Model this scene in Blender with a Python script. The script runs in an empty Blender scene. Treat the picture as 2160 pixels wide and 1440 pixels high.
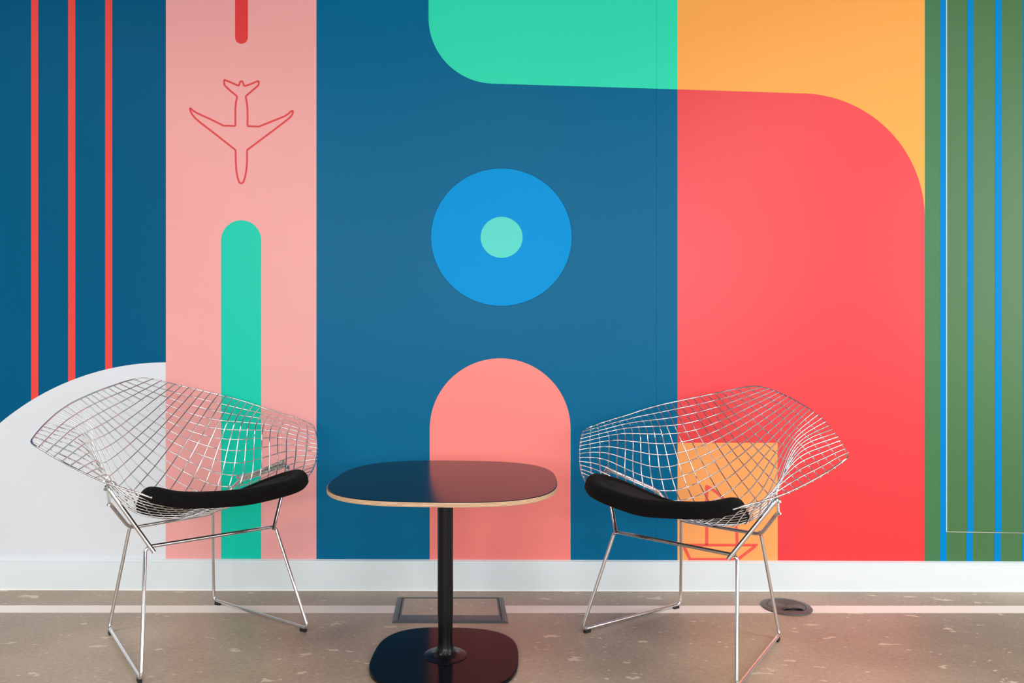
import bpy, math, random
import numpy as np
from mathutils import Vector, noise

# ---------------------------------------------------------------- camera, world, lights, exposure
scene = bpy.context.scene
COL = scene.collection
FPX, HC = 1565.0, 0.8859            # focal length in pixels of a 2160 px wide frame, camera height
CX, CY = 1015.0, 720.0              # principal point (the lens is shifted a little sideways)

cd = bpy.data.cameras.new('camera')
cam = bpy.data.objects.new('camera', cd)
COL.objects.link(cam)
cam.location = (0, 0, HC)
cam.rotation_euler = (math.pi/2, 0, 0)
cd.sensor_fit = 'HORIZONTAL'
cd.sensor_width = 36.0
cd.lens = 36.0*FPX/2160.0
cd.shift_x = (1080.0-CX)/2160.0
cd.clip_start = 0.02
scene.camera = cam

scene.view_settings.view_transform = 'Standard'
scene.view_settings.look = 'None'
scene.view_settings.exposure = 0.38
scene.view_settings.gamma = 1.0
scene.view_settings.use_curve_mapping = False

world = bpy.data.worlds.new('world')
scene.world = world
world.use_nodes = True
bg = world.node_tree.nodes['Background']
bg.inputs[0].default_value = (0.85, 0.92, 1.0, 1)
bg.inputs[1].default_value = 0.6

def area(name, loc, rot, sx, sy, power, color=(1, 1, 1)):
    l = bpy.data.lights.new(name, 'AREA')
    l.shape = 'RECTANGLE'; l.size = sx; l.size_y = sy; l.energy = power; l.color = color
    o = bpy.data.objects.new(name, l); COL.objects.link(o)
    o.location = loc; o.rotation_euler = rot
    return o

XL, XR, YR, ZC = -3.6, 3.9, -3.4, 2.95     # room: left, right, rear walls and ceiling
for k, wx in enumerate((-2.1, 0.1, 2.3)):  # daylight through the three windows of the rear wall
    area('window_light', (wx, YR+0.02, 1.65), (math.pi/2, 0, 0), 1.7, 1.75, 50, (0.93, 0.97, 1.0))
area('window_light', (XR-0.02, 0.3, 1.5), (math.pi/2, 0, math.pi/2), 2.2, 1.9, 40, (0.95, 0.98, 1.0))
PANELS = [(-2.35, 1.0, 17), (2.5, 1.0, 21), (0.1, 0.2, 8), (-2.2, -1.5, 28), (0.1, -1.5, 22), (2.4, -1.5, 32)]
for px, py, pw in PANELS:                  # louvred ceiling light panels
    area('panel_light', (px, py, ZC-0.035), (0, 0, 0), 1.15, 0.55, pw, (1.0, 0.975, 0.94)).data.spread = math.radians(135 if py > 0 else 180)

# ---------------------------------------------------------------- helpers
def srgb(r, g, b):
    def f(c):
        c /= 255.0
        return c/12.92 if c <= 0.04045 else ((c+0.055)/1.055)**2.4
    return (f(r), f(g), f(b), 1.0)

def mat(name, col, rough=0.5, metal=0.0, spec=0.5, noise_amt=0.0, noise_scale=3.0, bump=0.0, bump_scale=400.0):
    m = bpy.data.materials.new(name); m.use_nodes = True
    nt = m.node_tree; b = nt.nodes['Principled BSDF']
    b.inputs['Base Color'].default_value = col
    b.inputs['Roughness'].default_value = rough
    b.inputs['Metallic'].default_value = metal
    b.inputs['Specular IOR Level'].default_value = spec
    tc = nt.nodes.new('ShaderNodeTexCoord')
    if noise_amt:
        n = nt.nodes.new('ShaderNodeTexNoise'); n.inputs['Scale'].default_value = noise_scale; n.inputs['Detail'].default_value = 4
        nt.links.new(tc.outputs['Object'], n.inputs['Vector'])
        mr = nt.nodes.new('ShaderNodeMapRange'); mr.inputs[1].default_value = 0.3; mr.inputs[2].default_value = 0.7
        mr.inputs[3].default_value = 1-noise_amt; mr.inputs[4].default_value = 1+noise_amt
        nt.links.new(n.outputs[0], mr.inputs[0])
        mx = nt.nodes.new('ShaderNodeVectorMath'); mx.operation = 'SCALE'
        mx.inputs[0].default_value = col[:3]
        nt.links.new(mr.outputs[0], mx.inputs['Scale'])
        nt.links.new(mx.outputs[0], b.inputs['Base Color'])
    if bump:
        n2 = nt.nodes.new('ShaderNodeTexNoise'); n2.inputs['Scale'].default_value = bump_scale; n2.inputs['Detail'].default_value = 2
        nt.links.new(tc.outputs['Object'], n2.inputs['Vector'])
        bp = nt.nodes.new('ShaderNodeBump'); bp.inputs['Strength'].default_value = bump; bp.inputs['Distance'].default_value = 0.001
        nt.links.new(n2.outputs[0], bp.inputs['Height']); nt.links.new(bp.outputs[0], b.inputs['Normal'])
    return m

class MB:
    """collects faces and links them as one mesh object"""
    def __init__(s): s.v = []; s.f = []; s.m = []
    def add(s, vs, fs, mi=0):
        o = len(s.v); s.v += [tuple(map(float, v)) for v in vs]; s.f += [tuple(i+o for i in f) for f in fs]; s.m += [mi]*len(fs)
    def box(s, x0, x1, y0, y1, z0, z1, mi=0):
        s.add([(x0,y0,z0),(x1,y0,z0),(x1,y1,z0),(x0,y1,z0),(x0,y0,z1),(x1,y0,z1),(x1,y1,z1),(x0,y1,z1)],
              [(0,3,2,1),(4,5,6,7),(0,1,5,4),(1,2,6,5),(2,3,7,6),(3,0,4,7)], mi)
    def hexa(s, bot, top, mi=0):          # two matching quads
        s.add(list(bot)+list(top), [(0,3,2,1),(4,5,6,7),(0,1,5,4),(1,2,6,5),(2,3,7,6),(3,0,4,7)], mi)
    def build(s, name, mats, parent=None, smooth=False, loc=None, sharp=None):
        me = bpy.data.meshes.new(name); me.from_pydata(s.v, [], s.f); me.validate()
        for m in (mats if isinstance(mats, (list, tuple)) else [mats]): me.materials.append(m)
        if len(set(s.m)) > 1 and len(me.polygons) == len(s.m): me.polygons.foreach_set('material_index', s.m)
        if smooth:
            me.polygons.foreach_set('use_smooth', [True]*len(me.polygons))
            if sharp: me.set_sharp_from_angle(angle=sharp)
        me.update()
        o = bpy.data.objects.new(name, me); COL.objects.link(o)
        if parent: o.parent = parent
        if loc: o.location = loc
        return o

def tag(o, label=None, cat=None, group=None, kind=None):
    if label: o['label'] = label
    if cat: o['category'] = cat
    if group: o['group'] = group
    if kind: o['kind'] = kind
    return o

def empty(name, loc, rz=0.0):
    o = bpy.data.objects.new(name, None); COL.objects.link(o)
    o.location = loc; o.rotation_euler = (0, 0, rz); o.empty_display_size = 0.1
    return o

def sweep(mb, pts, r, seg=8, closed=False, caps=True, mi=0):
    """round tube along a polyline, parallel transported"""
    P = np.array(pts, float); n = len(P)
    T = np.zeros_like(P)
    for i in range(n):
        a = P[(i-1) % n] if (closed or i > 0) else P[i]
        b = P[(i+1) % n] if (closed or i < n-1) else P[i]
        t = b-a; T[i] = t/(np.linalg.norm(t)+1e-12)
    up = np.array([0, 0, 1.0]) if abs(T[0][2]) < 0.9 else np.array([1.0, 0, 0])
    u = np.cross(T[0], up); u /= np.linalg.norm(u)
    U = [u]
    for i in range(1, n):
        u = U[-1]-T[i]*np.dot(U[-1], T[i]); u /= np.linalg.norm(u)+1e-12; U.append(u)
    if closed:                             # remove the twist gathered over the loop
        u = U[-1]-T[0]*np.dot(U[-1], T[0]); u /= np.linalg.norm(u)
        ang = math.atan2(np.dot(np.cross(U[0], u), T[0]), np.dot(U[0], u))
        for i in range(n):
            a = -ang*i/n; w = np.cross(T[i], U[i]); U[i] = U[i]*math.cos(a)+w*math.sin(a)
    vs = []
    for i in range(n):
        w = np.cross(T[i], U[i]); rr = r[i] if hasattr(r, '__len__') else r
        for k in range(seg):
            a = 2*math.pi*k/seg
            vs.append(P[i]+rr*(U[i]*math.cos(a)+w*math.sin(a)))
    fs = []
    for i in range(n if closed else n-1):
        j = (i+1) % n
        for k in range(seg):
            l = (k+1) % seg
            fs.append((i*seg+k, i*seg+l, j*seg+l, j*seg+k))
    if caps and not closed:
        fs.append(tuple(range(seg))[::-1]); fs.append(tuple((n-1)*seg+k for k in range(seg)))
    mb.add(vs, fs, mi)

def fillet(pts, r, n=6):
    P = [np.array(p, float) for p in pts]; out = [P[0]]
    for i in range(1, len(P)-1):
        a, b, c = P[i-1], P[i], P[i+1]
        d1, d2 = a-b, c-b; l1, l2 = np.linalg.norm(d1), np.linalg.norm(d2)
        t = min(r, l1*0.45, l2*0.45)
        p0, p2 = b+d1/l1*t, b+d2/l2*t
        for k in range(n+1):
            s = k/n; out.append((1-s)**2*p0+2*s*(1-s)*b+s*s*p2)
    out.append(P[-1]); return out

def catmull(pts, sub=3, closed=False):
    P = np.array(pts, float); n = len(P); out = []
    g = (lambda i: P[i % n]) if closed else (lambda i: P[i] if 0 <= i < n else (2*P[0]-P[1] if i < 0 else 2*P[-1]-P[-2]))
    for i in range(n if closed else n-1):
        p0, p1, p2, p3 = g(i-1), g(i), g(i+1), g(i+2)
        for k in range(sub):
            t = k/sub
            out.append(0.5*((2*p1)+(-p0+p2)*t+(2*p0-5*p1+4*p2-p3)*t*t+(-p0+3*p1-3*p2+p3)*t**3))
    if not closed: out.append(P[-1])
    return out

def lathe(mb, prof, seg=48, cx=0, cy=0, mi=0):
    vs = []; n = len(prof)
    for r, z in prof:
        for k in range(seg):
            a = 2*math.pi*k/seg; vs.append((cx+r*math.cos(a), cy+r*math.sin(a), z))
    fs = [(i*seg+k, i*seg+(k+1) % seg, (i+1)*seg+(k+1) % seg, (i+1)*seg+k) for i in range(n-1) for k in range(seg)]
    fs.append(tuple(range(seg))[::-1]); fs.append(tuple((n-1)*seg+k for k in range(seg)))
    mb.add(vs, fs, mi)

def cyl(mb, a, b, r, seg=12, mi=0):
    sweep(mb, [a, b], r, seg, mi=mi)

# ---------------------------------------------------------------- materials
M = {}
M['white_paint'] = mat('white_paint', srgb(232, 234, 234), 0.5)
M['grey_paint'] = mat('grey_paint', srgb(168, 168, 166), 0.6)
M['dark_paint'] = mat('dark_paint', srgb(96, 95, 93), 0.6)
M['baseboard'] = mat('baseboard_paint', srgb(230, 238, 241), 0.32)
M['chrome'] = mat('chrome', (0.78, 0.78, 0.79, 1), 0.09, 1.0)
M['steel'] = mat('zinc_steel', (0.62, 0.61, 0.58, 1), 0.22, 1.0)
M['rubber'] = mat('black_rubber', srgb(24, 24, 25), 0.5)
M['felt'] = mat('black_wool_fabric', srgb(14, 11, 11), 0.95, spec=0.12, noise_amt=0.25, noise_scale=60, bump=0.5, bump_scale=900)
M['felt'].node_tree.nodes['Principled BSDF'].inputs['Sheen Weight'].default_value = 0.03
M['laminate'] = mat('dark_laminate', srgb(13, 14, 20), 0.17, spec=0.17)
M['powder'] = mat('black_powder_coat', srgb(13, 14, 18), 0.27, spec=0.3)
M['grey_plastic'] = mat('grey_plastic', srgb(88, 84, 82), 0.42, noise_amt=0.05, noise_scale=30)
M['box_plastic'] = mat('floor_box_plastic', srgb(78, 80, 84), 0.4)
M['dark_gap'] = mat('dark_gap', srgb(18, 18, 20), 0.6)
M['line_white'] = mat('floor_line_vinyl', srgb(250, 240, 231), 0.75, spec=0.08, noise_amt=0.015, noise_scale=8)

def plywood():
    m = bpy.data.materials.new('plywood_edge'); m.use_nodes = True
    nt = m.node_tree; b = nt.nodes['Principled BSDF']; b.inputs['Roughness'].default_value = 0.5
    tc = nt.nodes.new('ShaderNodeTexCoord'); sp = nt.nodes.new('ShaderNodeSeparateXYZ')
    nt.links.new(tc.outputs['Object'], sp.inputs[0])
    mu = nt.nodes.new('ShaderNodeMath'); mu.operation = 'MULTIPLY'; mu.inputs[1].default_value = 2*math.pi/0.0030
    nt.links.new(sp.outputs['Z'], mu.inputs[0])
    si = nt.nodes.new('ShaderNodeMath'); si.operation = 'SINE'; nt.links.new(mu.outputs[0], si.inputs[0])
    n = nt.nodes.new('ShaderNodeTexNoise'); n.inputs['Scale'].default_value = 40; nt.links.new(tc.outputs['Object'], n.inputs['Vector'])
    ad = nt.nodes.new('ShaderNodeMath'); ad.operation = 'ADD'; nt.links.new(si.outputs[0], ad.inputs[0]); nt.links.new(n.outputs[0], ad.inputs[1])
    cr = nt.nodes.new('ShaderNodeValToRGB'); e = cr.color_ramp.elements
    e[0].position = 0.05; e[0].color = srgb(150, 112, 84); e[1].position = 0.6; e[1].color = srgb(226, 190, 152)
    nt.links.new(ad.outputs[0], cr.inputs[0]); nt.links.new(cr.outputs[0], b.inputs['Base Color'])
    return m
M['plywood'] = plywood()

def floor_material(name='concrete_look_vinyl'):
    m = bpy.data.materials.new(name); m.use_nodes = True
    nt = m.node_tree; N = nt.nodes; L = nt.links; b = N['Principled BSDF']
    b.inputs['Specular IOR Level'].default_value = 0.6
    ge = N.new('ShaderNodeNewGeometry')
    def mapping(scale, rot=0.0):
        mp = N.new('ShaderNodeMapping'); mp.inputs['Scale'].default_value = scale; mp.inputs['Rotation'].default_value = (0, 0, rot)
        L.new(ge.outputs['Position'], mp.inputs[0]); return mp
    def noi(scale, detail, mp, rough=0.5):
        n = N.new('ShaderNodeTexNoise'); n.inputs['Scale'].default_value = scale; n.inputs['Detail'].default_value = detail
        n.inputs['Roughness'].default_value = rough; L.new(mp.outputs[0], n.inputs['Vector']); return n
    big = noi(1.6, 5, mapping((1, 1, 1)), 0.55)
    cr = N.new('ShaderNodeValToRGB'); e = cr.color_ramp.elements
    e[0].position = 0.32; e[0].color = srgb(151, 131, 113); e[1].position = 0.68; e[1].color = srgb(187, 166, 144)
    L.new(big.outputs[0], cr.inputs[0])
    fine = noi(70, 5, mapping((1, 1.6, 1), 0.5), 0.7)
    mr = N.new('ShaderNodeMapRange'); mr.inputs[1].default_value = 0.3; mr.inputs[2].default_value = 0.7; mr.inputs[3].default_value = 0.80; mr.inputs[4].default_value = 1.17
    L.new(fine.outputs[0], mr.inputs[0])
    sc = N.new('ShaderNodeVectorMath'); sc.operation = 'SCALE'; L.new(cr.outputs[0], sc.inputs[0]); L.new(mr.outputs[0], sc.inputs['Scale'])
    last = sc.outputs[0]
    # pale stone chips, two sizes, all drawn out the same way
    for scl, th, col in ((13, 0.69, srgb(222, 202, 178)), (38, 0.71, srgb(226, 210, 190)), (120, 0.715, srgb(222, 206, 188))):
        n = noi(scl, 3, mapping((0.75, 1.7, 1), 0.45), 0.6)
        rp = N.new('ShaderNodeMapRange'); rp.inputs[1].default_value = th-0.04; rp.inputs[2].default_value = th-0.025
        L.new(n.outputs[0], rp.inputs[0])
        mu = N.new('ShaderNodeMath'); mu.operation = 'MULTIPLY'; mu.inputs[1].default_value = 0.75; L.new(rp.outputs[0], mu.inputs[0])
        mx = N.new('ShaderNodeMix'); mx.data_type = 'RGBA'; L.new(mu.outputs[0], mx.inputs[0]); L.new(last, mx.inputs[6]); mx.inputs[7].default_value = col
        last = mx.outputs[2]
    n = noi(150, 2, mapping((1, 1, 1)), 0.5)       # dark pores
    rp = N.new('ShaderNodeMapRange'); rp.inputs[1].default_value = 0.27; rp.inputs[2].default_value = 0.3; rp.inputs[3].default_value = 0.45; rp.inputs[4].default_value = 0
    L.new(n.outputs[0], rp.inputs[0])
    mx = N.new('ShaderNodeMix'); mx.data_type = 'RGBA'; L.new(rp.outputs[0], mx.inputs[0]); L.new(last, mx.inputs[6]); mx.inputs[7].default_value = srgb(84, 72, 64)
    L.new(mx.outputs[2], b.inputs['Base Color'])
    b.inputs['Roughness'].default_value = 0.42
    bp = N.new('ShaderNodeBump'); bp.inputs['Strength'].default_value = 0.12; bp.inputs['Distance'].default_value = 0.002
    L.new(fine.outputs[0], bp.inputs['Height']); L.new(bp.outputs[0], b.inputs['Normal'])
    return m
M['floor'] = floor_material()

# ---------------------------------------------------------------- the mural wall
# the wall runs very slightly askew; WY(x) is its face
def WY(x): return 2.6536-0.00546*x
def on_wall(u, v, lift=0.0):
    """point of the wall face seen at photo position (u, v): the mural was measured in the photograph"""
    k = (u-CX)/FPX
    y = 2.6536/(1+0.00546*k); x = k*y
    z = HC-(v-CY)/FPX*y
    return (x, WY(x)-lift, z)

WALL_MATS = [M['white_paint']]
def paint(name, rgb, spec=0.2, **kw):
    WALL_MATS.append(mat('mural_'+name, srgb(*rgb), MUR_R, spec=spec, noise_amt=0.03, noise_scale=1.3, bump=0.12, bump_scale=500, **kw)); return len(WALL_MATS)-1
MUR_R = 0.36
c_navy = paint('deep_blue', (0, 90, 130), 0.07); c_teal = paint('blue', (0, 102, 144), 0.10); c_line = paint('line_red', (240, 74, 68))
c_pale = paint('pale_grey', (224, 228, 233)); c_pink = paint('pink', (242, 168, 165)); c_bar = paint('bar_red', (228, 60, 62))
c_green = paint('bar_green', (0, 203, 174)); c_mint = paint('mint', (44, 220, 180)); c_orange = paint('orange', (255, 172, 82))
c_red = paint('red', (236, 54, 60), 0.55); c_blue = paint('bright_blue', (0, 148, 218), 0.06); c_aqua = paint('aqua', (86, 215, 200))
c_salmon = paint('salmon', (252, 134, 126), 0.4); c_sq = paint('square_orange', (252, 168, 98)); c_boat = paint('boat_red', (240, 92, 78))
c_plane = paint('plane_red', (222, 70, 72)); c_leaf = paint('green', (71, 116, 70), 0.4); c_leaf2 = paint('strip_green', (66, 122, 78), 0.3)
c_stripe = paint('stripe_blue', (0, 134, 206), 0.06); c_gap = paint('seam_white', (222, 218, 212)); c_seam = paint('seam_dark', (70, 92, 78))

def wall_uv(x, z):
    """photo position of a wall point (inverse of on_wall)"""
    y = WY(x); return CX+FPX*x/y, CY+FPX*(HC-z)/y

wall = MB()
VB = 1200.0      # below the baseboard top
VT = -560.0      # the mural goes up to the ceiling
def poly(pts, mi, layer):
    vs = [on_wall(u, v, 0.0003*layer) for u, v in pts]
    vs = [(x, y, min(z, ZC)) for x, y, z in vs]
    # keep the face towards the room
    a = sum((vs[i][0]*vs[(i+1) % len(vs)][2]-vs[(i+1) % len(vs)][0]*vs[i][2]) for i in range(len(vs)))
    idx = list(range(len(vs)))
    if a < 0: idx.reverse()
    wall.add(vs, [tuple(idx)], mi)
def rect(u0, u1, v0, v1, mi, layer): poly([(u0, v0), (u1, v0), (u1, v1), (u0, v1)], mi, layer)
def arc(cx, cy, rx, ry, a0, a1, n=48):
    return [(cx+rx*math.cos(math.radians(a0+(a1-a0)*k/n)), cy+ry*math.sin(math.radians(a0+(a1-a0)*k/n))) for k in range(n+1)]
def ribbon(pts, w, mi, layer, closed=True):
    P = [np.array(p, float) for p in pts]; n = len(P); A, B = [], []
    for i in range(n):
        a = P[(i-1) % n] if (closed or i > 0) else 2*P[0]-P[1]
        c = P[(i+1) % n] if (closed or i < n-1) else 2*P[-1]-P[-2]
        d1 = P[i]-a; d1 /= np.linalg.norm(d1); d2 = c-P[i]; d2 /= np.linalg.norm(d2)
        n1 = np.array([-d1[1], d1[0]]); n2 = np.array([-d2[1], d2[0]]); m = n1+n2; m /= np.linalg.norm(m)+1e-9
        k = (w/2)/max(0.55, float(m@n1)); A.append(P[i]+m*k); B.append(P[i]-m*k)
    for i in range(n if closed else n-1):
        j = (i+1) % n; poly([A[i], A[j], B[j], B[i]], mi, layer)
def chaikin(pts, n=2, closed=True, q=0.25):
    P = [np.array(p, float) for p in pts]
    for _ in range(n):
        o = []
        m = len(P)
        for i in range(m if closed else m-1):
            a, b = P[i], P[(i+1) % m]; o += [a*(1-q)+b*q, a*q+b*(1-q)]
        P = o if closed else [P[0]]+o+[P[-1]]
    return P
UL, UR = -1120, 3300
rect(UL, 350, VT, VB, c_navy, 1); rect(350, 667.5, VT, VB, c_pink, 1); rect(667.5, 1429, VT, VB, c_teal, 1)
rect(1429, 1950.5, VT, VB, c_red, 1); rect(1950.5, UR, VT, VB, c_leaf, 1)
for u0, u1 in ((66, 81), (144, 159), (222, 237)):
    rect(u0, u1, VT, VB, c_line, 2)
pts = [p for p in arc(350, 1306, 542, 542, 180, 270, 90) if p[1] < VB]
poly([(pts[0][0]-6, VB)]+pts+[(350, VB)], c_pale, 3)
poly([(496, VT), (523, VT)]+arc(509.5, 79, 13.5, 13.5, 0, 180, 24), c_bar, 2)
poly([(466.5, VB)]+arc(508.8, 507, 42.4, 42.5, 180, 360, 40)+[(551.2, VB)], c_green, 2)
poly([(904, VT)]+[(904, 40)]+arc(1043, 38, 139, 138.5, 179, 91, 40)+[(1429, 188.5), (1429, VT)], c_mint, 2)
poly([(1429, VT), (1429, 188.5), (1690, 197)]+arc(1688, 460, 262.5, 263, 270.5, 360, 60)+[(1950.5, VT)], c_orange, 2)
poly(arc(1057.5, 500, 148.5, 145, 0, 360, 90)[:-1], c_blue, 2)
ribbon(arc(1057.5, 500, 148.8, 145.3, 0, 360, 90)[:-1], 1.2, c_navy, 2.4)
poly(arc(1058, 500.5, 44.3, 43.3, 0, 360, 60)[:-1], c_aqua, 3)
poly([(906.5, VB)]+arc(1055, 904, 148.5, 148.5, 180, 360, 70)+[(1203.5, VB)], c_salmon, 2)
rect(1429, 1640.3, 933.5, VB, c_sq, 2)
rect(1950.5, 1983, VT, VB, c_leaf2, 2)
rect(1983, 1996, VT, VB, c_stripe, 3)
for u0, u1 in ((2040, 2053), (2099, 2112.5), (2157.5, 2171), (2216, 2229), (2275, 2288)):
    rect(u0, u1, VT, 1121, c_stripe, 3); rect(u0-1.8, u1-1.8, 1123.5, VB, c_stripe, 3)
poly([(1995.5, 1121), (1997.2, 1121), (1997.2, VT), (1995.2, VT)], c_gap, 4)
poly([(1997, 1120.6), (2171, 1123.4), (2171, 1124.2), (1997, 1121.6)], c_gap, 4)
poly([(1997, 1121.6), (2171, 1124.2), (2171, 1125), (1997, 1122.4)], c_seam, 4)
rect(1996, 2006, 1123, VB, c_leaf2, 2.5)
ribbon([(1384.5, VT), (1384.5, VB)], 0.8, c_navy, 2, closed=False)
# the aeroplane outline
def pz(L_, ox, oy, s): return [(ox+x/s, oy+y/s) for x, y in L_]
plane = pz([(518,103),(545,112),(600,135),(672,168),(688,168),(695,145),(704,124),(717,118),(730,124),(738,142),(746,170),(762,174),(830,150),(885,126),(912,116),
 (920,122),(918,160),(908,172),(765,295),(778,355),(786,430),(789,530),(787,643),(920,648),(1040,600),(1140,560),(1225,525),(1260,502),(1300,466),(1316,462),(1320,474),(1308,512),
 (1285,540),(1240,578),(1010,752),(782,922),(782,1040),(778,1120),(768,1195),(752,1262),(738,1298),(722,1310),(708,1310),(690,1298),(670,1235),(656,1150),(650,1050),
 (648,922),(420,742),(240,604),(180,552),(140,505),(119,462),(114,438),(122,434),(150,460),(200,492),(350,560),(510,638),(646,640),(645,530),(646,440),(653,360),
 (668,297),(590,232),(520,166),(515,152),(513,112)], 380, 150, 5.5385)
def round_loop(pts, r, n=4):
    P = [np.array(p, float) for p in pts]; m = len(P); out = []
    for i in range(m):
        a, b, c = P[i-1], P[i], P[(i+1) % m]; l1, l2 = np.linalg.norm(a-b), np.linalg.norm(c-b); t = min(r, l1*0.45, l2*0.45)
        p0, p2 = b+(a-b)/l1*t, b+(c-b)/l2*t
        out += [(1-k/n)**2*p0+2*(k/n)*(1-k/n)*b+(k/n)**2*p2 for k in range(n+1)]
    return out
ribbon(round_loop(plane, 2.6), 3.9, c_plane, 2)
# the boat outline
ribbon([(1441, 1149), (1594, 1149), (1592, 1152), (1556, 1179.5), (1455.5, 1179.5)], 6.4, c_boat, 3)
poly(arc(1594, 1149.3, 3.3, 3.3, 0, 360, 16)[:-1], c_boat, 3.1)
ribbon([(1490.7, 1149), (1490.7, 1026)], 6.4, c_boat, 3, closed=False)
poly(arc(1490.9, 1025.4, 3.3, 3.3, 0, 360, 16)[:-1], c_boat, 3.1)
ribbon(catmull([(1491, 1025.4), (1506, 1034), (1519.5, 1045), (1532, 1059.5), (1542, 1077), (1549.5, 1098), (1553.5, 1120), (1554.6, 1148)], 4), 6.2, c_boat, 3.2, closed=False)
# the wall body behind the print
xl, xr = XL-0.1, XR+0.1
wall.add([(xl, WY(xl), 0), (xr, WY(xr), 0), (xr, WY(xr)+0.12, 0), (xl, WY(xl)+0.12, 0),
          (xl, WY(xl), ZC), (xr, WY(xr), ZC), (xr, WY(xr)+0.12, ZC), (xl, WY(xl)+0.12, ZC)],
         [(0,3,2,1),(4,5,6,7),(0,1,5,4),(1,2,6,5),(2,3,7,6),(3,0,4,7)], 0)
wo = wall.build('wall_back', WALL_MATS)
tag(wo, 'wall covered in a bold mural of colour bands, circle, arch, aeroplane and boat outlines', 'wall', kind='structure')

# baseboard with a sloping moulded top, and the bead of white sealant at the floor
def ext_profile(mb, prof, mi=0, x0=XL, x1=XR, drop=True):
    n = len(prof); vs = []
    for x in (x0, x1):
        for d, z in prof:
            zz = z - (0.0017*(x) if drop and z > 0.05 else 0)
            vs.append((x, WY(x)-d, zz))
    mb.add(vs, [(i, (i+1) % n, n+(i+1) % n, n+i) for i in range(n)]+[tuple(range(n))[::-1], tuple(range(n, 2*n))], mi)
bb = MB()
ext_profile(bb, [(0.0, 0.0), (0.015, 0.0), (0.015, 0.0960), (0.0120, 0.0970), (0.0120, 0.0984), (0.015, 0.0996), (0.0145, 0.1022), (0.011, 0.1036), (0.0015, 0.1066), (0.0, 0.1066)][::-1])
tag(bb.build('baseboard_back', M['baseboard']), 'pale glossy baseboard with moulded top under the mural', 'baseboard', kind='structure')
sl = MB()
pts = []
nS = 150
vs = []; fs = []
for i in range(nS):
    x = XL+(XR-XL)*i/(nS-1); w = 0.004+0.0016*noise.noise(Vector((x*1.7, 3.1, 0)))
    vs += [(x, WY(x)-0.0149, 0.0), (x, WY(x)-0.0149-w, 0.0), (x, WY(x)-0.0149-w*0.4, w*0.55), (x, WY(x)-0.0149, w*0.9)]
for i in range(nS-1):
    for k in range(4):
        l = (k+1) % 4; fs.append((i*4+k, (i+1)*4+k, (i+1)*4+l, i*4+l))
sl.add(vs, fs)
tag(sl.build('trim_1', mat('white_sealant', srgb(245, 243, 238), 0.35)), 'thin white bead of sealant along the foot of the baseboard', 'sealant', kind='structure')

fl = MB(); fl.box(XL-0.1, XR+0.1, YR-0.1, 2.80, -0.08, 0.0)
tag(fl.build('floor', M['floor']), 'taupe concrete-look floor with pale flecks', 'floor', kind='structure')
for nm, x0, x1 in (('wall_left', XL-0.12, XL), ('wall_right', XR, XR+0.12)):
    w = MB(); w.box(x0, x1, YR, 2.64, 0, ZC)
    tag(w.build(nm, M['grey_paint']), 'plain pale grey side wall', 'wall', kind='structure')
w = MB()
edges = [XL] + [e for wx in (-2.1, 0.1, 2.3) for e in (wx-0.88, wx+0.88)] + [XR]
for k in range(0, len(edges), 2): w.box(edges[k], edges[k+1], YR-0.12, YR, 0, ZC)
for k in range(1, len(edges)-1, 2):
    w.box(edges[k], edges[k+1], YR-0.12, YR, 0, 0.58); w.box(edges[k], edges[k+1], YR-0.12, YR, 2.52, ZC)
tag(w.build('wall_rear', M['dark_paint']), 'dark grey wall with three windows behind the viewer', 'wall', kind='structure')
c = MB(); c.box(XL-0.1, XR+0.1, YR-0.1, 2.80, ZC, ZC+0.1)
tag(c.build('ceiling', mat('ceiling_grey', srgb(78, 79, 82), 0.8)), 'dark grey ceiling', 'ceiling', kind='structure')
M['frame_dark'] = mat('window_frame_grey', srgb(60, 62, 66), 0.4)
for k, wx in enumerate((-2.1, 0.1, 2.3)):
    f = MB(); x0, x1, z0, z1 = wx-0.88, wx+0.88, 0.58, 2.52
    f.box(x0, x0+0.05, YR-0.08, YR+0.03, z0, z1); f.box(x1-0.05, x1, YR-0.08, YR+0.03, z0, z1)
    f.box(x0+0.05, x1-0.05, YR-0.08, YR+0.03, z0, z0+0.05); f.box(x0+0.05, x1-0.05, YR-0.08, YR+0.03, z1-0.05, z1)
    f.box(wx-0.025, wx+0.025, YR-0.05, YR+0.03, z0+0.05, z1-0.05)
    tag(f.build('window_%d' % (k+1), M['frame_dark']), 'grey window frame in the rear wall', 'window', kind='structure')

# ---------------------------------------------------------------- white line along the floor
ln = MB()
def tape_y(x, near): return (2.4238 if near else 2.489)-0.001*x
x0, x1 = XL, XR
ln.hexa([(x0, tape_y(x0, 1), 0.0), (x1, tape_y(x1, 1), 0.0), (x1, tape_y(x1, 0), 0.0), (x0, tape_y(x0, 0), 0.0)],
        [(x0, tape_y(x0, 1), 0.0006), (x1, tape_y(x1, 1), 0.0006), (x1, tape_y(x1, 0), 0.0006), (x0, tape_y(x0, 0), 0.0006)])
tag(ln.build('floor_line', M['line_white']), 'white line running across the floor parallel to the mural wall', 'floor line')

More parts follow.
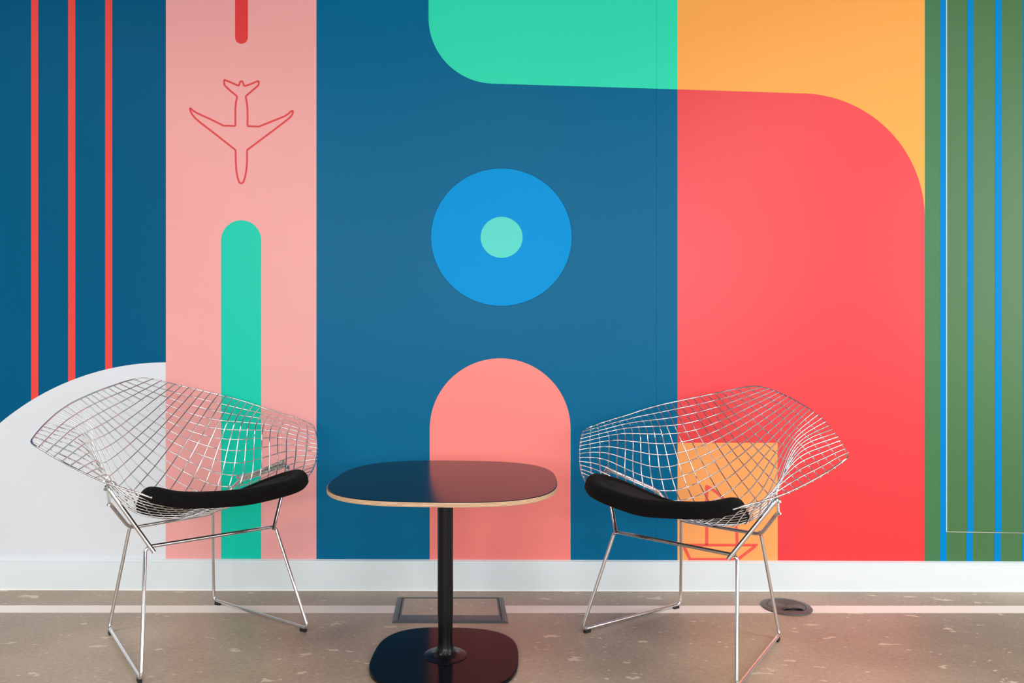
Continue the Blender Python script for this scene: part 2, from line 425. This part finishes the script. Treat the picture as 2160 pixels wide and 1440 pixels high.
# ---------------------------------------------------------------- floor box behind the table
def quad_lerp(C, s, t):
    a = np.array(C[0])*(1-s)+np.array(C[1])*s; b = np.array(C[3])*(1-s)+np.array(C[2])*s
    return a*(1-t)+b*t
BOXC = [(-0.2805, 2.3345), (0.0850, 2.3320), (0.0765, 2.5615), (-0.2895, 2.5630)]    # near left, near right, far right, far left
bc = np.mean(np.array(BOXC), 0)
fb = empty('floor_box', (bc[0], bc[1], 0))
tag(fb, 'rectangular floor box with dark frame and floor-covered lid behind the table foot', 'floor box')
def bq(s, t, z): p = quad_lerp(BOXC, s, t); return (p[0]-bc[0], p[1]-bc[1], z)
ws, wt = 0.048, 0.058
fr = MB()
ring = [((0, 0), 0.0006), ((0, 0), 0.0018), ((ws*0.55, wt*0.55), 0.0058), ((ws, wt), 0.0058), ((ws, wt), 0.0006)]
vs = []
for (a, b), z in ring:
    vs += [bq(a, b, z), bq(1-a, b, z), bq(1-a, 1-b, z), bq(a, 1-b, z)]
fs = []
for r_ in range(len(ring)):
    q_ = (r_+1) % len(ring)
    for k in range(4):
        l = (k+1) % 4; fs.append((r_*4+k, r_*4+l, q_*4+l, q_*4+k))
fr.add(vs, fs); fr.build('frame', M['box_plastic'], fb)
ld = MB(); g = 0.006
def slab(mb, s0, s1, t0, t1, z0, z1, mi=0):
    mb.hexa([bq(s0, t0, z0), bq(s1, t0, z0), bq(s1, t1, z0), bq(s0, t1, z0)], [bq(s0, t0, z1), bq(s1, t0, z1), bq(s1, t1, z1), bq(s0, t1, z1)], mi)
slab(ld, ws+g, 1-ws-g, wt+g, 1-wt-g, 0.0008, 0.0040)
lid = ld.build('lid', M['box_plastic'], fb)
ins = MB(); slab(ins, ws+0.022, 1-ws-0.022, 0.262, 1-wt-0.02, 0.0038, 0.0050); ins.build('lid_insert', M['floor'], lid)['label'] = 'floor-covered lid panel'
gp = MB(); slab(gp, ws*0.99, 1-ws*0.99, wt*0.99, 1-wt*0.99, 0.0007, 0.0016); gp.build('gap', M['dark_gap'], fb)
for s0, s1 in ((ws+0.014, 0.235), (0.238, 0.555), (0.604, 0.82), (0.823, 1-ws-0.014)):
    fp = MB(); slab(fp, s0, s1, wt+0.022, 0.250, 0.0038, 0.0047); fp.build('cable_flap', M['box_plastic'], lid)
for s0 in (0.5635, 0.596):
    fp = MB(); slab(fp, s0-0.006, s0+0.0005, wt+0.03, 0.235, 0.0038, 0.0050); fp.build('latch', M['grey_plastic'], lid)
for sx in (0.335, 0.355):
    rv = MB(); c0 = bq(sx, 0.36, 0); cyl(rv, (c0[0], c0[1], 0.0045), (c0[0], c0[1], 0.0056), 0.0016, 10); rv.build('rivet', M['steel'], lid)

# ---------------------------------------------------------------- round cable outlet by the right-hand chair
gx, gy = 1.0175, 2.4745
gr = empty('cable_outlet', (gx, gy, 0)); gr.rotation_euler = (0, 0, 0)
tag(gr, 'round grey floor cable outlet with ribbed lid behind the right-hand chair', 'cable outlet')
rg = MB()
prof = [(0.0615, 0.0007), (0.0800, 0.0007), (0.0812, 0.0020), (0.0795, 0.0042), (0.0700, 0.0060), (0.0625, 0.0062), (0.0612, 0.0050)]
seg = 96; vs = []; fs = []
for r_, z in prof:
    for k in range(seg):
        a = 2*math.pi*k/seg; vs.append((r_*math.cos(a), r_*math.sin(a), z))
for i in range(len(prof)):
    j = (i+1) % len(prof)
    for k in range(seg):
        l = (k+1) % seg; fs.append((i*seg+k, i*seg+l, j*seg+l, j*seg+k))
rg.add(vs, fs); rg.build('rim', M['grey_plastic'], gr, smooth=True, sharp=0.7)
well = MB(); lathe(well, [(0.060, 0.0006), (0.060, 0.0012)], 48); well.build('well', M['dark_gap'], gr)
# ribbed lid with a kidney-shaped cable mouth at the front: built as a height field with a hole
def mouth(x, y):
    # inside the mouth?
    xx, yy = x-0.006, y+0.0395
    yy -= 0.006*math.sin((x+0.02)*55)
    return (xx/0.036)**2+(yy/(0.0095+0.007*max(0.0, min(1.0, (x+0.01)/0.03))))**2 < 1
lidm = MB(); nr, na = 42, 120; vid = {}; vs = []
for i in range(nr+1):
    r_ = 0.0605*i/nr
    for k in range(na):
        a = 2*math.pi*k/na
        z = 0.0058+0.0005*math.cos(r_/0.0605*2*math.pi*11)
        if i == nr: z = 0.004
        vs.append((r_*math.cos(a), r_*math.sin(a), z)); vid[i, k] = len(vs)-1
fs = []
for i in range(nr):
    for k in range(na):
        l = (k+1) % na; q_ = (vid[i, k], vid[i, l], vid[i+1, l], vid[i+1, k]) if i else (vid[0, k], vid[1, l], vid[1, k])
        cx_ = sum(vs[j][0] for j in q_)/len(q_); cy_ = sum(vs[j][1] for j in q_)/len(q_)
        if not mouth(cx_, cy_): fs.append(q_[::-1])
lidm.add(vs, fs); lo = lidm.build('lid', M['grey_plastic'], gr, smooth=True)
sol = lo.modifiers.new('thickness', 'SOLIDIFY'); sol.thickness = 0.003; sol.offset = -1
tg = MB(); sweep(tg, catmull([(-0.030, -0.0345, 0.0062), (-0.018, -0.031, 0.0066), (-0.004, -0.034, 0.0066), (0.010, -0.0355, 0.0066), (0.026, -0.031, 0.0064), (0.038, -0.034, 0.0060)], 5), 0.0016, 8)
tg.build('mouth_lip', M['rubber'], gr, smooth=True)

# ---------------------------------------------------------------- pedestal table
TX, TY = -0.100, 2.072
tb = empty('pedestal_table', (TX, TY, 0), math.radians(-3.2))
tag(tb, 'low square dark-topped pedestal table with plywood edge between the two wire chairs', 'table')
def squircle(a, n=2.9, seg=160):
    out = []
    for k in range(seg):
        t = 2*math.pi*k/seg; c_, s_ = math.cos(t), math.sin(t)
        out.append((a*math.copysign(abs(c_)**(2/n), c_), a*math.copysign(abs(s_)**(2/n), s_)))
    return out
def plate(mb, a, layers, n):
    """layers: (inset, z) from bottom to top"""
    seg = 160; vs = []
    for ins_, z in layers: vs += [(x, y, z) for x, y in squircle(a-ins_, n, seg)]
    fs = [(i*seg+k, i*seg+(k+1) % seg, (i+1)*seg+(k+1) % seg, (i+1)*seg+k) for i in range(len(layers)-1) for k in range(seg)]
    fs.append(tuple(range(seg))[::-1]); fs.append(tuple((len(layers)-1)*seg+k for k in range(seg)))
    mb.add(vs, fs)
ZT = 0.504
core = MB(); plate(core, 0.3095, [(0.0014, ZT-0.0125), (0, ZT-0.0112), (0, ZT-0.0014), (0.0006, ZT-0.0010)], 2.9)
cor = core.build('tabletop', M['plywood'], tb, smooth=True, sharp=0.6)
cor['label'] = 'plywood-edged tabletop'
top = MB(); plate(top, 0.3090, [(0, ZT-0.0012), (0.0002, ZT-0.0003), (0.0008, ZT), (0.004, ZT)], 2.9)
top.build('laminate_surface', M['laminate'], cor, smooth=True, sharp=0.6)
base = MB(); plate(base, 0.2040, [(0.002, 0.0), (0, 0.002), (0, 0.0085), (0.0008, 0.0098), (0.0028, 0.0105), (0.006, 0.0105)], 2.9)
base.build('base_plate', M['laminate'], tb, smooth=True, sharp=0.9)
col = MB()
prof = [(0.0595, 0.0100), (0.0595, 0.0117), (0.0575, 0.0126), (0.0470, 0.0138), (0.0380, 0.0160), (0.0300, 0.0205), (0.0245, 0.0275), (0.0212, 0.0370), (0.0199, 0.0500),
        (0.0199, 0.075), (0.0208, 0.105), (0.0217, 0.135), (0.0219, 0.160), (0.0219, 0.300), (0.0219, 0.482)]
lathe(col, prof, 64)
col.build('column', M['powder'], tb, smooth=True, sharp=0.9)
cp = MB(); plate(cp, 0.11, [(0.002, ZT-0.0225), (0, ZT-0.0215), (0, ZT-0.0125)], 3.5); cp.build('mounting_plate', M['powder'], tb, smooth=True, sharp=0.6)

# ---------------------------------------------------------------- wire chairs
GRID = [
 (0,-2457,7651),(318,-2439,7586),(0,-2381,7475),(583,-2408,7523),(262,-2321,7378),(0,-2252,7263),(808,-2365,7460),(494,-2268,7291),(235,-2197,7161),(0,-2135,7042),(1017,-2306,7399),(720,-2213,7212),(463,-2135,7061),(228,-2060,6923),(0,-1973,6787),(1225,-2234,7341),(942,-2146,7140),(688,-2059,6963),(451,-1971,6804),(224,-1881,6653),(0,-1791,6503),(1432,-2144,7283),(1162,-2058,7070),(913,-1970,6873),(674,-1881,6695),(446,-1790,6527),(220,-1701,6361),(0,-1613,6204),(1639,-2031,7224),(1377,-1952,7002),(1133,-1869,6792),(896,-1784,6594),(669,-1697,6406),(444,-1611,6226),(224,-1525,6052),(0,-1438,5880),(1846,-1899,7164),(1591,-1830,6936),(1351,-1752,6714),(1113,-1670,6497),(890,-1590,6289),(671,-1510,6090),(452,-1428,5901),(230,-1343,5711),(0,-1253,5518),(2051,-1754,7104),(1805,-1690,6872),(1570,-1614,6639),(1336,-1535,6403),(1114,-1457,6176),(903,-1384,5962),(693,-1311,5753),(475,-1234,5540),(246,-1147,5321),(0,-1041,5097),(2255,-1607,7045),(2015,-1531,6809),(1788,-1453,6568),(1566,-1375,6318),(1355,-1300,6076),(1148,-1230,5840),(946,-1163,5609),(740,-1096,5370),(519,-1018,5120),(273,-915,4865),(0,-788,4607),(2447,-1456,6987),(2213,-1360,6750),(1998,-1271,6506),(1791,-1191,6254),(1597,-1118,5999),(1400,-1051,5739),(1207,-990,5479),(1016,-935,5207),(807,-869,4925),(567,-772,4638),(295,-640,4359),(0,-480,4105),(2629,-1297,6927),(2400,-1180,6691),(2191,-1076,6454),(1998,-989,6207),(1821,-918,5946),(1642,-856,5662),(1462,-803,5371),(1293,-756,5059),(1103,-695,4741),(876,-602,4422),(609,-465,4133),(312,-295,3889),(0,-102,3702),(2812,-1126,6860),(2573,-997,6634),(2360,-879,6413),(2180,-782,6180),(2022,-709,5917),(1868,-650,5610),(1711,-599,5286),(1558,-551,4942),(1391,-487,4585),(1177,-389,4243),(917,-248,3953),(621,-77,3733),(309,114,3582),(0,322,3497),(2992,-951,6789),(2738,-815,6583),(2521,-686,6385),(2344,-578,6168),(2198,-494,5904),(2067,-428,5588),(1939,-370,5235),(1808,-310,4856),(1655,-232,4481),(1452,-125,4129),(1200,13,3851),(909,176,3653),(600,356,3530),(292,548,3472),(0,754,3468),(3165,-779,6713),(2899,-629,6533),(2673,-492,6355),(2494,-372,6156),(2354,-272,5904),(2241,-191,5593),(2138,-117,5228),(2027,-35,4832),(1886,61,4448),(1695,178,4106),(1452,313,3839),(1168,463,3654),(863,625,3547),(557,796,3502),(267,975,3504),(0,1166,3541),(3328,-605,6635),(3054,-439,6482),(2823,-289,6325),(2640,-155,6145),(2501,-39,5910),(2398,61,5616),(2310,157,5264),(2214,262,4872),(2085,378,4492),(1906,504,4162),(1673,636,3904),(1397,774,3727),(1097,917,3624),(795,1063,3580),(507,1213,3577),(242,1371,3603),(0,1541,3651),(3484,-420,6556),(3202,-247,6427),(2968,-81,6296),(2783,71,6133),(2643,203,5919),(2540,322,5646),(2454,440,5321),(2365,568,4956),(2252,704,4595),(2086,838,4277),(1867,969,4028),(1602,1097,3853),(1309,1222,3748),(1011,1344,3696),(727,1467,3680),(466,1593,3689),(226,1729,3716),(0,1884,3761),(3638,-222,6481),(3354,-44,6365),(3118,129,6255),(2927,295,6117),(2785,445,5927),(2676,586,5677),(2583,727,5382),(2494,874,5058),(2388,1026,4726),(2240,1169,4427),(2040,1300,4187),(1791,1419,4014),(1510,1530,3902),(1217,1635,3838),(940,1734,3805),(683,1833,3793),(444,1940,3800),(219,2065,3826),(0,2218,3873),(3784,-18,6413),(3514,172,6301),(3284,352,6201),(3087,524,6087),(2935,686,5930),(2809,847,5709),(2704,1010,5446),(2610,1174,5160),(2509,1337,4864),(2377,1487,4590),(2198,1619,4363),(1972,1734,4191),(1710,1837,4071),(1429,1930,3994),(1158,2014,3943),(903,2094,3913),(665,2179,3903),(438,2280,3912),(218,2406,3943),(0,2567,3995),(3919,187,6345),(3672,393,6234),(3455,581,6134),(3258,755,6037),(3091,927,5910),(2948,1105,5730),(2831,1286,5504),(2729,1463,5259),(2628,1632,5002),(2508,1787,4754),(2350,1922,4540),(2149,2038,4371),(1911,2140,4246),(1650,2230,4155),(1387,2307,4090),(1134,2376,4046),(893,2447,4021),(664,2529,4016),(442,2632,4031),(222,2764,4067),(0,2931,4121),(4051,390,6279),(3828,611,6166),(3633,808,6065),(3449,992,5973),(3276,1179,5866),(3120,1371,5720),(2988,1562,5540),(2875,1742,5344),(2766,1910,5131),(2646,2068,4907),(2502,2210,4709),(2326,2335,4547),(2115,2444,4420),(1876,2538,4321),(1626,2616,4246),(1376,2682,4191),(1134,2745,4153),(901,2813,4133),(674,2895,4133),(451,3001,4152),(227,3135,4189),(0,3303,4240),(4177,589,6207),(3980,826,6097),(3812,1037,5993),(3651,1234,5898),(3486,1436,5797),(3324,1639,5679),(3184,1831,5543),(3060,2009,5388),(2937,2176,5219),(2806,2336,5034),(2666,2490,4860),(2508,2630,4713),(2321,2753,4593),(2105,2858,4493),(1871,2943,4410),(1629,3013,4344),(1388,3072,4292),(1151,3130,4259),(919,3195,4244),(691,3275,4248),(463,3376,4268),(234,3506,4300),(0,3667,4341),(4298,793,6133),(4131,1041,6032),(3987,1266,5923),(3851,1476,5820),(3705,1685,5717),(3554,1890,5613),(3413,2081,5506),(3281,2259,5389),(3145,2431,5256),(3002,2600,5119),(2855,2769,4986),(2699,2930,4865),(2527,3072,4762),(2334,3191,4670),(2120,3289,4582),(1891,3368,4502),(1654,3430,4437),(1415,3482,4391),(1178,3531,4364),(943,3586,4353),(709,3655,4355),(475,3745,4369),(239,3861,4391),(0,4006,4420),(4405,1004,6074),(4279,1262,5974),(4164,1499,5860),(4048,1716,5752),(3925,1920,5648),(3796,2118,5545),(3665,2307,5446),(3528,2491,5348),(3388,2675,5252),(3241,2860,5164),(3076,3052,5083),(2899,3241,5003),(2729,3405,4928),(2557,3541,4852),(2370,3656,4759),(2160,3749,4663),(1932,3818,4585),(1692,3868,4529),(1450,3904,4491),(1208,3934,4465),(967,3970,4451),(725,4019,4445),(483,4088,4447),(241,4181,4456),(0,4300,4470)]
NG = 25
GR0 = np.zeros((NG, NG, 3))
_k = 0
for _i in range(NG):
    for _j in range(_i+1):
        v = np.array(GRID[_k], float)/10000.0; _k += 1
        GR0[_i, _j] = v; GR0[_j, _i] = v*np.array([-1, 1, 1])

def surf(G, u, v):
    """bicubic point of the basket at wire indices (u, v); runs on straight past the edges"""
    def cr(P, t):
        n = len(P)-1; i = int(min(max(math.floor(t), 0), n-1)); f_ = t-i
        if t < 0: return P[0]+(P[1]-P[0])*t
        if t > n: return P[n]+(P[n]-P[n-1])*(t-n)
        p1, p2 = P[i], P[i+1]; p0 = P[i-1] if i > 0 else 2*p1-p2; p3 = P[i+2] if i+2 <= n else 2*p2-p1
        return 0.5*((2*p1)+(-p0+p2)*f_+(2*p0-5*p1+4*p2-p3)*f_*f_+(-p0+3*p1-3*p2+p3)*f_**3)
    rows = np.array([cr(G[i], v) for i in range(NG)])
    return cr(rows, u)

def make_chair(name, label, loc, rz, xf, J):
    root = empty(name, loc, rz)
    tag(root, label, 'chair', 'chrome wire lounge chairs either side of the table')
    G = xf(GR0.copy())
    # normals (towards the sitter)
    du = np.gradient(G, axis=0); dv = np.gradient(G, axis=1)
    N = np.cross(du, dv); N /= np.linalg.norm(N, axis=2, keepdims=True)
    if N[12, 12, 2] < 0: N = -N
    WR, ER = 0.00175, 0.00245
    # one family of wires lies on top of the other
    for fam in (0, 1):
        mb = MB()
        for i in range(1, NG-1):
            P = (G[i, :]+N[i, :]*WR*0.95) if fam == 0 else (G[:, i]-N[:, i]*WR*0.95)
            P = P.copy()
            e = P[-1]+(P[-1]-P[-2])/np.linalg.norm(P[-1]-P[-2])*0.0035
            s = P[0]+(P[0]-P[1])/np.linalg.norm(P[0]-P[1])*0.0012
            pts = [s]+catmull(P, 3)+[e]
            sweep(mb, pts, WR, 8)
        mb.build('wire_grid', M['chrome'], root, smooth=True, sharp=1.0)
    # edge rod
    path = []
    def bez(a, b, c, n=8): return [(1-t)**2*a+2*t*(1-t)*b+t*t*c for t in [k/n for k in range(n+1)]]
    ca = lambda pts: catmull(pts, 3)
    e1 = [G[i, 0] for i in range(1, NG-1)]; e2 = [G[NG-1, j] for j in range(1, NG-3)]
    e3 = [G[i, NG-1] for i in range(NG-4, 0, -1)]; e4 = [G[0, j] for j in range(NG-2, 0, -1)]
    path += ca(e1); path += bez(e1[-1], G[NG-1, 0], e2[0])[1:-1]
    path += ca(e2); path += bez(e2[-1], G[NG-1, NG-1], e3[0])[1:-1]
    path += ca(e3); path += bez(e3[-1], G[0, NG-1], e4[0])[1:-1]
    path += ca(e4); path += bez(e4[-1], G[0, 0], e1[0])[1:-1]
    mb = MB(); sweep(mb, path, ER, 10, closed=True); mb.build('edge_rod', M['chrome'], root, smooth=True)

    # under-frame: one bent rod from strut to strut through the rear bar
    jv = {k: [np.array(p) for p in v] for k, v in J.items()}
    R = 0.0056
    def past(a, b, d): return b+(b-a)/np.linalg.norm(b-a)*d
    fe = [past(jv['tf'][k], jv['fe'][k], 0.004) for k in (0, 1)]
    mb = MB()
    pth = fillet([fe[0], jv['tf'][0], jv['tr'][0], jv['rj'][0], jv['rj'][1], jv['tr'][1], jv['tf'][1], fe[1]], 0.022, 8)
    sweep(mb, pth, R, 16); mb.build('upper_frame', M['chrome'], root, smooth=True, sharp=0.9)
    mb = MB(); sweep(mb, [jv['fj'][0], jv['fj'][1]], 0.0052, 16); mb.build('crossbar', M['chrome'], root, smooth=True, sharp=0.9)
    for k in (0, 1):
        zf = np.array([0, 0, 0.0125]); r_, f_ = jv['rf'][k]*[1, 1, 0]+zf, jv['ff'][k]*[1, 1, 0]+zf
        tf_ = jv['fj'][k]+np.array([0, 0, -0.003]); tr_ = jv['rj'][k]+np.array([0, 0, -0.002])
        # the front leg's head bends over into the crossbar joint
        inw = (jv['fj'][1-k]-jv['fj'][k]); inw /= np.linalg.norm(inw)
        hd = tf_-inw*0.006
        leg = MB(); sweep(leg, fillet([hd+np.array([0, 0, -0.002])+inw*0.006, hd+np.array([0, 0, -0.006]), f_, r_, tr_], 0.020, 8), 0.0050, 16)
        lo_ = leg.build('sled_leg', M['chrome'], root, smooth=True, sharp=0.9)
        d = (f_-r_)/np.linalg.norm(f_-r_)
        for base_, sg in ((r_, 1), (f_, -1)):
            c_ = base_+d*sg*0.021; s_ = np.cross(d, [0, 0, 1.0])*0.0048
            gl = MB(); L2 = 0.011
            a_, b_ = c_-d*L2, c_+d*L2
            bot = [(*(a_-s_)[:2], 0.0), (*(b_-s_)[:2], 0.0), (*(b_+s_)[:2], 0.0), (*(a_+s_)[:2], 0.0)]
            tp = [(*(a_-s_*0.9)[:2], 0.0100), (*(b_-s_*0.9)[:2], 0.0100), (*(b_+s_*0.9)[:2], 0.0100), (*(a_+s_*0.9)[:2], 0.0100)]
            gl.hexa(bot, tp); gl.build('glide', M['rubber'], lo_)['label'] = 'black rubber glide'
        # clamp plates between strut and basket, bolted at both ends
        a, b = jv['tr'][k], jv['tf'][k]; dd = (b-a)/np.linalg.norm(b-a)
        mid = (a+b)/2; dist = np.linalg.norm(G-mid, axis=2); ij = np.unravel_index(dist.argmin(), dist.shape)
        w = G[ij]-mid; w -= dd*np.dot(w, dd); wl = np.linalg.norm(w); w /= wl
        cl = MB()
        for off in (0.0085, 0.0125):
            p0, p1 = a+dd*0.012+w*off, b-dd*0.012+w*off
            sweep(cl, [p0+(p1-p0)*t for t in (0, 0.02, 0.98, 1)], [0.0022, 0.0034, 0.0034, 0.0022], 10)
        for t in (0.12, 0.32, 0.50, 0.68, 0.88):
            p_ = a+(b-a)*t+w*0.011
            dq = np.linalg.norm(G-p_, axis=2); m_ = np.unravel_index(dq.argmin(), dq.shape)
            q_ = p_+(G[m_]-p_)*min(1, 0.012/(dq[m_]+1e-6)); cyl(cl, p_, q_, 0.0026, 8)
        cob = cl.build('clamp_bar', M['chrome'], root, smooth=True, sharp=0.8)
        for t in (0.06, 0.94):
            p_ = a+(b-a)*t
            bo = MB(); cyl(bo, p_+w*0.016, p_-w*0.011, 0.0024, 10); cyl(bo, p_-w*0.006, p_-w*0.0115, 0.0048, 6); cyl(bo, p_+w*0.0145, p_+w*0.018, 0.0048, 6)
            bo.build('bolt', M['steel'], cob)['label'] = 'steel clamp bolt'
        # bolt head on the rear corner
        bo = MB(); p_ = jv['rj'][k]+inw*0.004; cyl(bo, p_, p_+np.array([0, 0, 0.0115]), 0.0040, 8); bo.build('bolt', M['steel'], root)

    # seat pad: lies on the basket, hangs a little over the front edge
    pad_part(root, G, N)
    return root

def pad_part(root, G, N):
    OUT = PAD_OUT                       # half outline in wire indices, from the back round to the front, mirrored
    half = OUT
    full = half+[(v, u) for u, v in half[::-1]][1:-1] if half[0][0] == half[0][1] else half
    loop = catmull(full, 5, closed=True); n = len(loop)
    cen = np.array([17.0, 17.0])
    def frame_at(u, v):
        p = surf(G, u, v); e = 1.3
        a = surf(G, u+e, v)-surf(G, u-e, v); b = surf(G, u, v+e)-surf(G, u, v-e)
        nn = np.cross(a, b); nn /= np.linalg.norm(nn)
        if nn[2] < 0: nn = -nn
        return p, nn
    prof = PAD_PROF                     # (radius fraction, lower offset, upper offset)
    vs = []; nr = len(prof)
    top = []; bot = []
    for q, lo, hi in prof:
        for k in range(n):
            uv = cen+(loop[k]-cen)*q
            p, nn = frame_at(*uv)
            # past the front edge the pad droops
            over = min(1.0, max(0.0, (max(uv[0], uv[1])-22.9)/1.3)); over = 0.0125*over*over*(3-2*over)
            top.append(p+nn*hi+np.array([0, 0, -over*max(0.0, 1-hi/0.03)])); bot.append(p+nn*lo+np.array([0, 0, -over]))
    vs = top+bot; fs = []; B = nr*n
    for i in range(nr-1):
        for k in range(n):
            l = (k+1) % n
            fs.append((i*n+k, i*n+l, (i+1)*n+l, (i+1)*n+k)); fs.append((B+i*n+k, B+(i+1)*n+k, B+(i+1)*n+l, B+i*n+l))
    for k in range(n):
        l = (k+1) % n; fs.append(((nr-1)*n+k, (nr-1)*n+l, B+(nr-1)*n+l, B+(nr-1)*n+k))
    fs.append(tuple(range(n))); fs.append(tuple(B+k for k in range(n))[::-1])
    mb = MB(); mb.add(vs, fs); po = mb.build('seat_pad', M['felt'], root, smooth=True)
    po['label'] = 'black fabric seat pad'

PAD_OUT = [(12.4, 12.4), (14.2, 11.3), (17, 10.8), (20, 11.3), (22.6, 12.3), (23.9, 13.7), (24.4, 15.8), (24.8, 18.5), (24.95, 21), (24.75, 23.2), (24.2, 24.2)]
PAD_PROF = [(0.03, 0.003, 0.028), (0.3, 0.003, 0.028), (0.6, 0.003, 0.0275), (0.76, 0.003, 0.0285), (0.83, 0.003, 0.0285), (0.855, 0.003, 0.0265), (0.88, 0.003, 0.0295), (0.915, 0.003, 0.0330),
            (0.95, 0.002, 0.0330), (0.98, 0.000, 0.0300), (1.00, 0.000, 0.0255), (1.012, 0.003, 0.0185), (1.015, 0.008, 0.0125)]

ROLL_L = -0.02524
def xf_left(G): G[..., 2] += ROLL_L*G[..., 0]; return G
AR = np.eye(3)+np.array([[-0.0291, 0.0453, -0.0097], [-0.0170, 0.0009, -0.0138], [-0.0032, 0.0099, -0.0205]])
# the right-hand chair's basket is bent a few millimetres differently
WARP = np.array([[-175, -272, -32, 71, 630, 250, -329, -618, 406, -317, -545, -75, 50, 354, 846], [268, -897, 275, -189, 350, -4, 502, 585, -534, 37, 326, -139, -198, -493, 70], [247, 538, 240, -532, 72, -150, 437, -147, -394, -214, -173, -273, 319, -135, -259]])/1e5
WMON = [(a, b) for a in range(5) for b in range(5-a)]
def xf_right(G):
    G = G@AR.T+np.array([-0.0040, -0.0093, -0.0050])
    for i in range(NG):
        for j in range(NG):
            s, t = i/12-1, j/12-1
            G[i, j] += WARP@np.array([s**a*t**b for a, b in WMON])
    return G
JL = {'rf': [(-0.1746, -0.0763, 0.0121), (0.1625, -0.072, 0.0121)], 'ff': [(-0.2567, 0.3492, 0.0119), (0.2327, 0.3769, 0.0119)], 'rj': [(-0.1346, -0.0253, 0.3186), (0.1349, -0.0256, 0.3159)],
      'fj': [(-0.1955, 0.2443, 0.3238), (0.1969, 0.2474, 0.3082)], 'fe': [(-0.1856, 0.2588, 0.3128), (0.1864, 0.2591, 0.3068)], 'tf': [(-0.2819, 0.1877, 0.4974), (0.2876, 0.1891, 0.4854)],
      'tr': [(-0.2051, 0.0078, 0.4099), (0.2048, 0.0053, 0.4153)]}
JR = {'rf': [(0.1641, -0.0799, 0.0121), (-0.1794, -0.0942, 0.0121)], 'ff': [(0.2465, 0.3352, 0.0119), (-0.2627, 0.3203, 0.0119)], 'rj': [(0.1337, -0.0248, 0.3145), (-0.1332, -0.0236, 0.3084)],
      'fj': [(0.1948, 0.2445, 0.3187), (-0.1934, 0.2463, 0.3099)], 'fe': [(0.1841, 0.2584, 0.3116), (-0.1835, 0.2573, 0.3118)], 'tf': [(0.2849, 0.189, 0.4767), (-0.2799, 0.1851, 0.4864)],
      'tr': [(0.203, 0.0099, 0.3989), (-0.2028, 0.0085, 0.4004)]}
# measured y runs forward out of the seat; Blender's local y points the other way
FLIP = np.array([1, -1, 1.0])
def flipJ(J): return {k: [tuple(np.array(p)*FLIP) for p in v] for k, v in J.items()}
make_chair('wire_chair', 'chrome wire lounge chair with black pad left of the table, facing right', (-0.9613, 2.3410, 0), 0.8270, lambda G: xf_left(G)*FLIP, flipJ(JL))
make_chair('wire_chair', 'chrome wire lounge chair with black pad right of the table, facing left', (0.7188, 2.2777, 0), -0.8160, lambda G: xf_right(G)*FLIP, flipJ(JR))
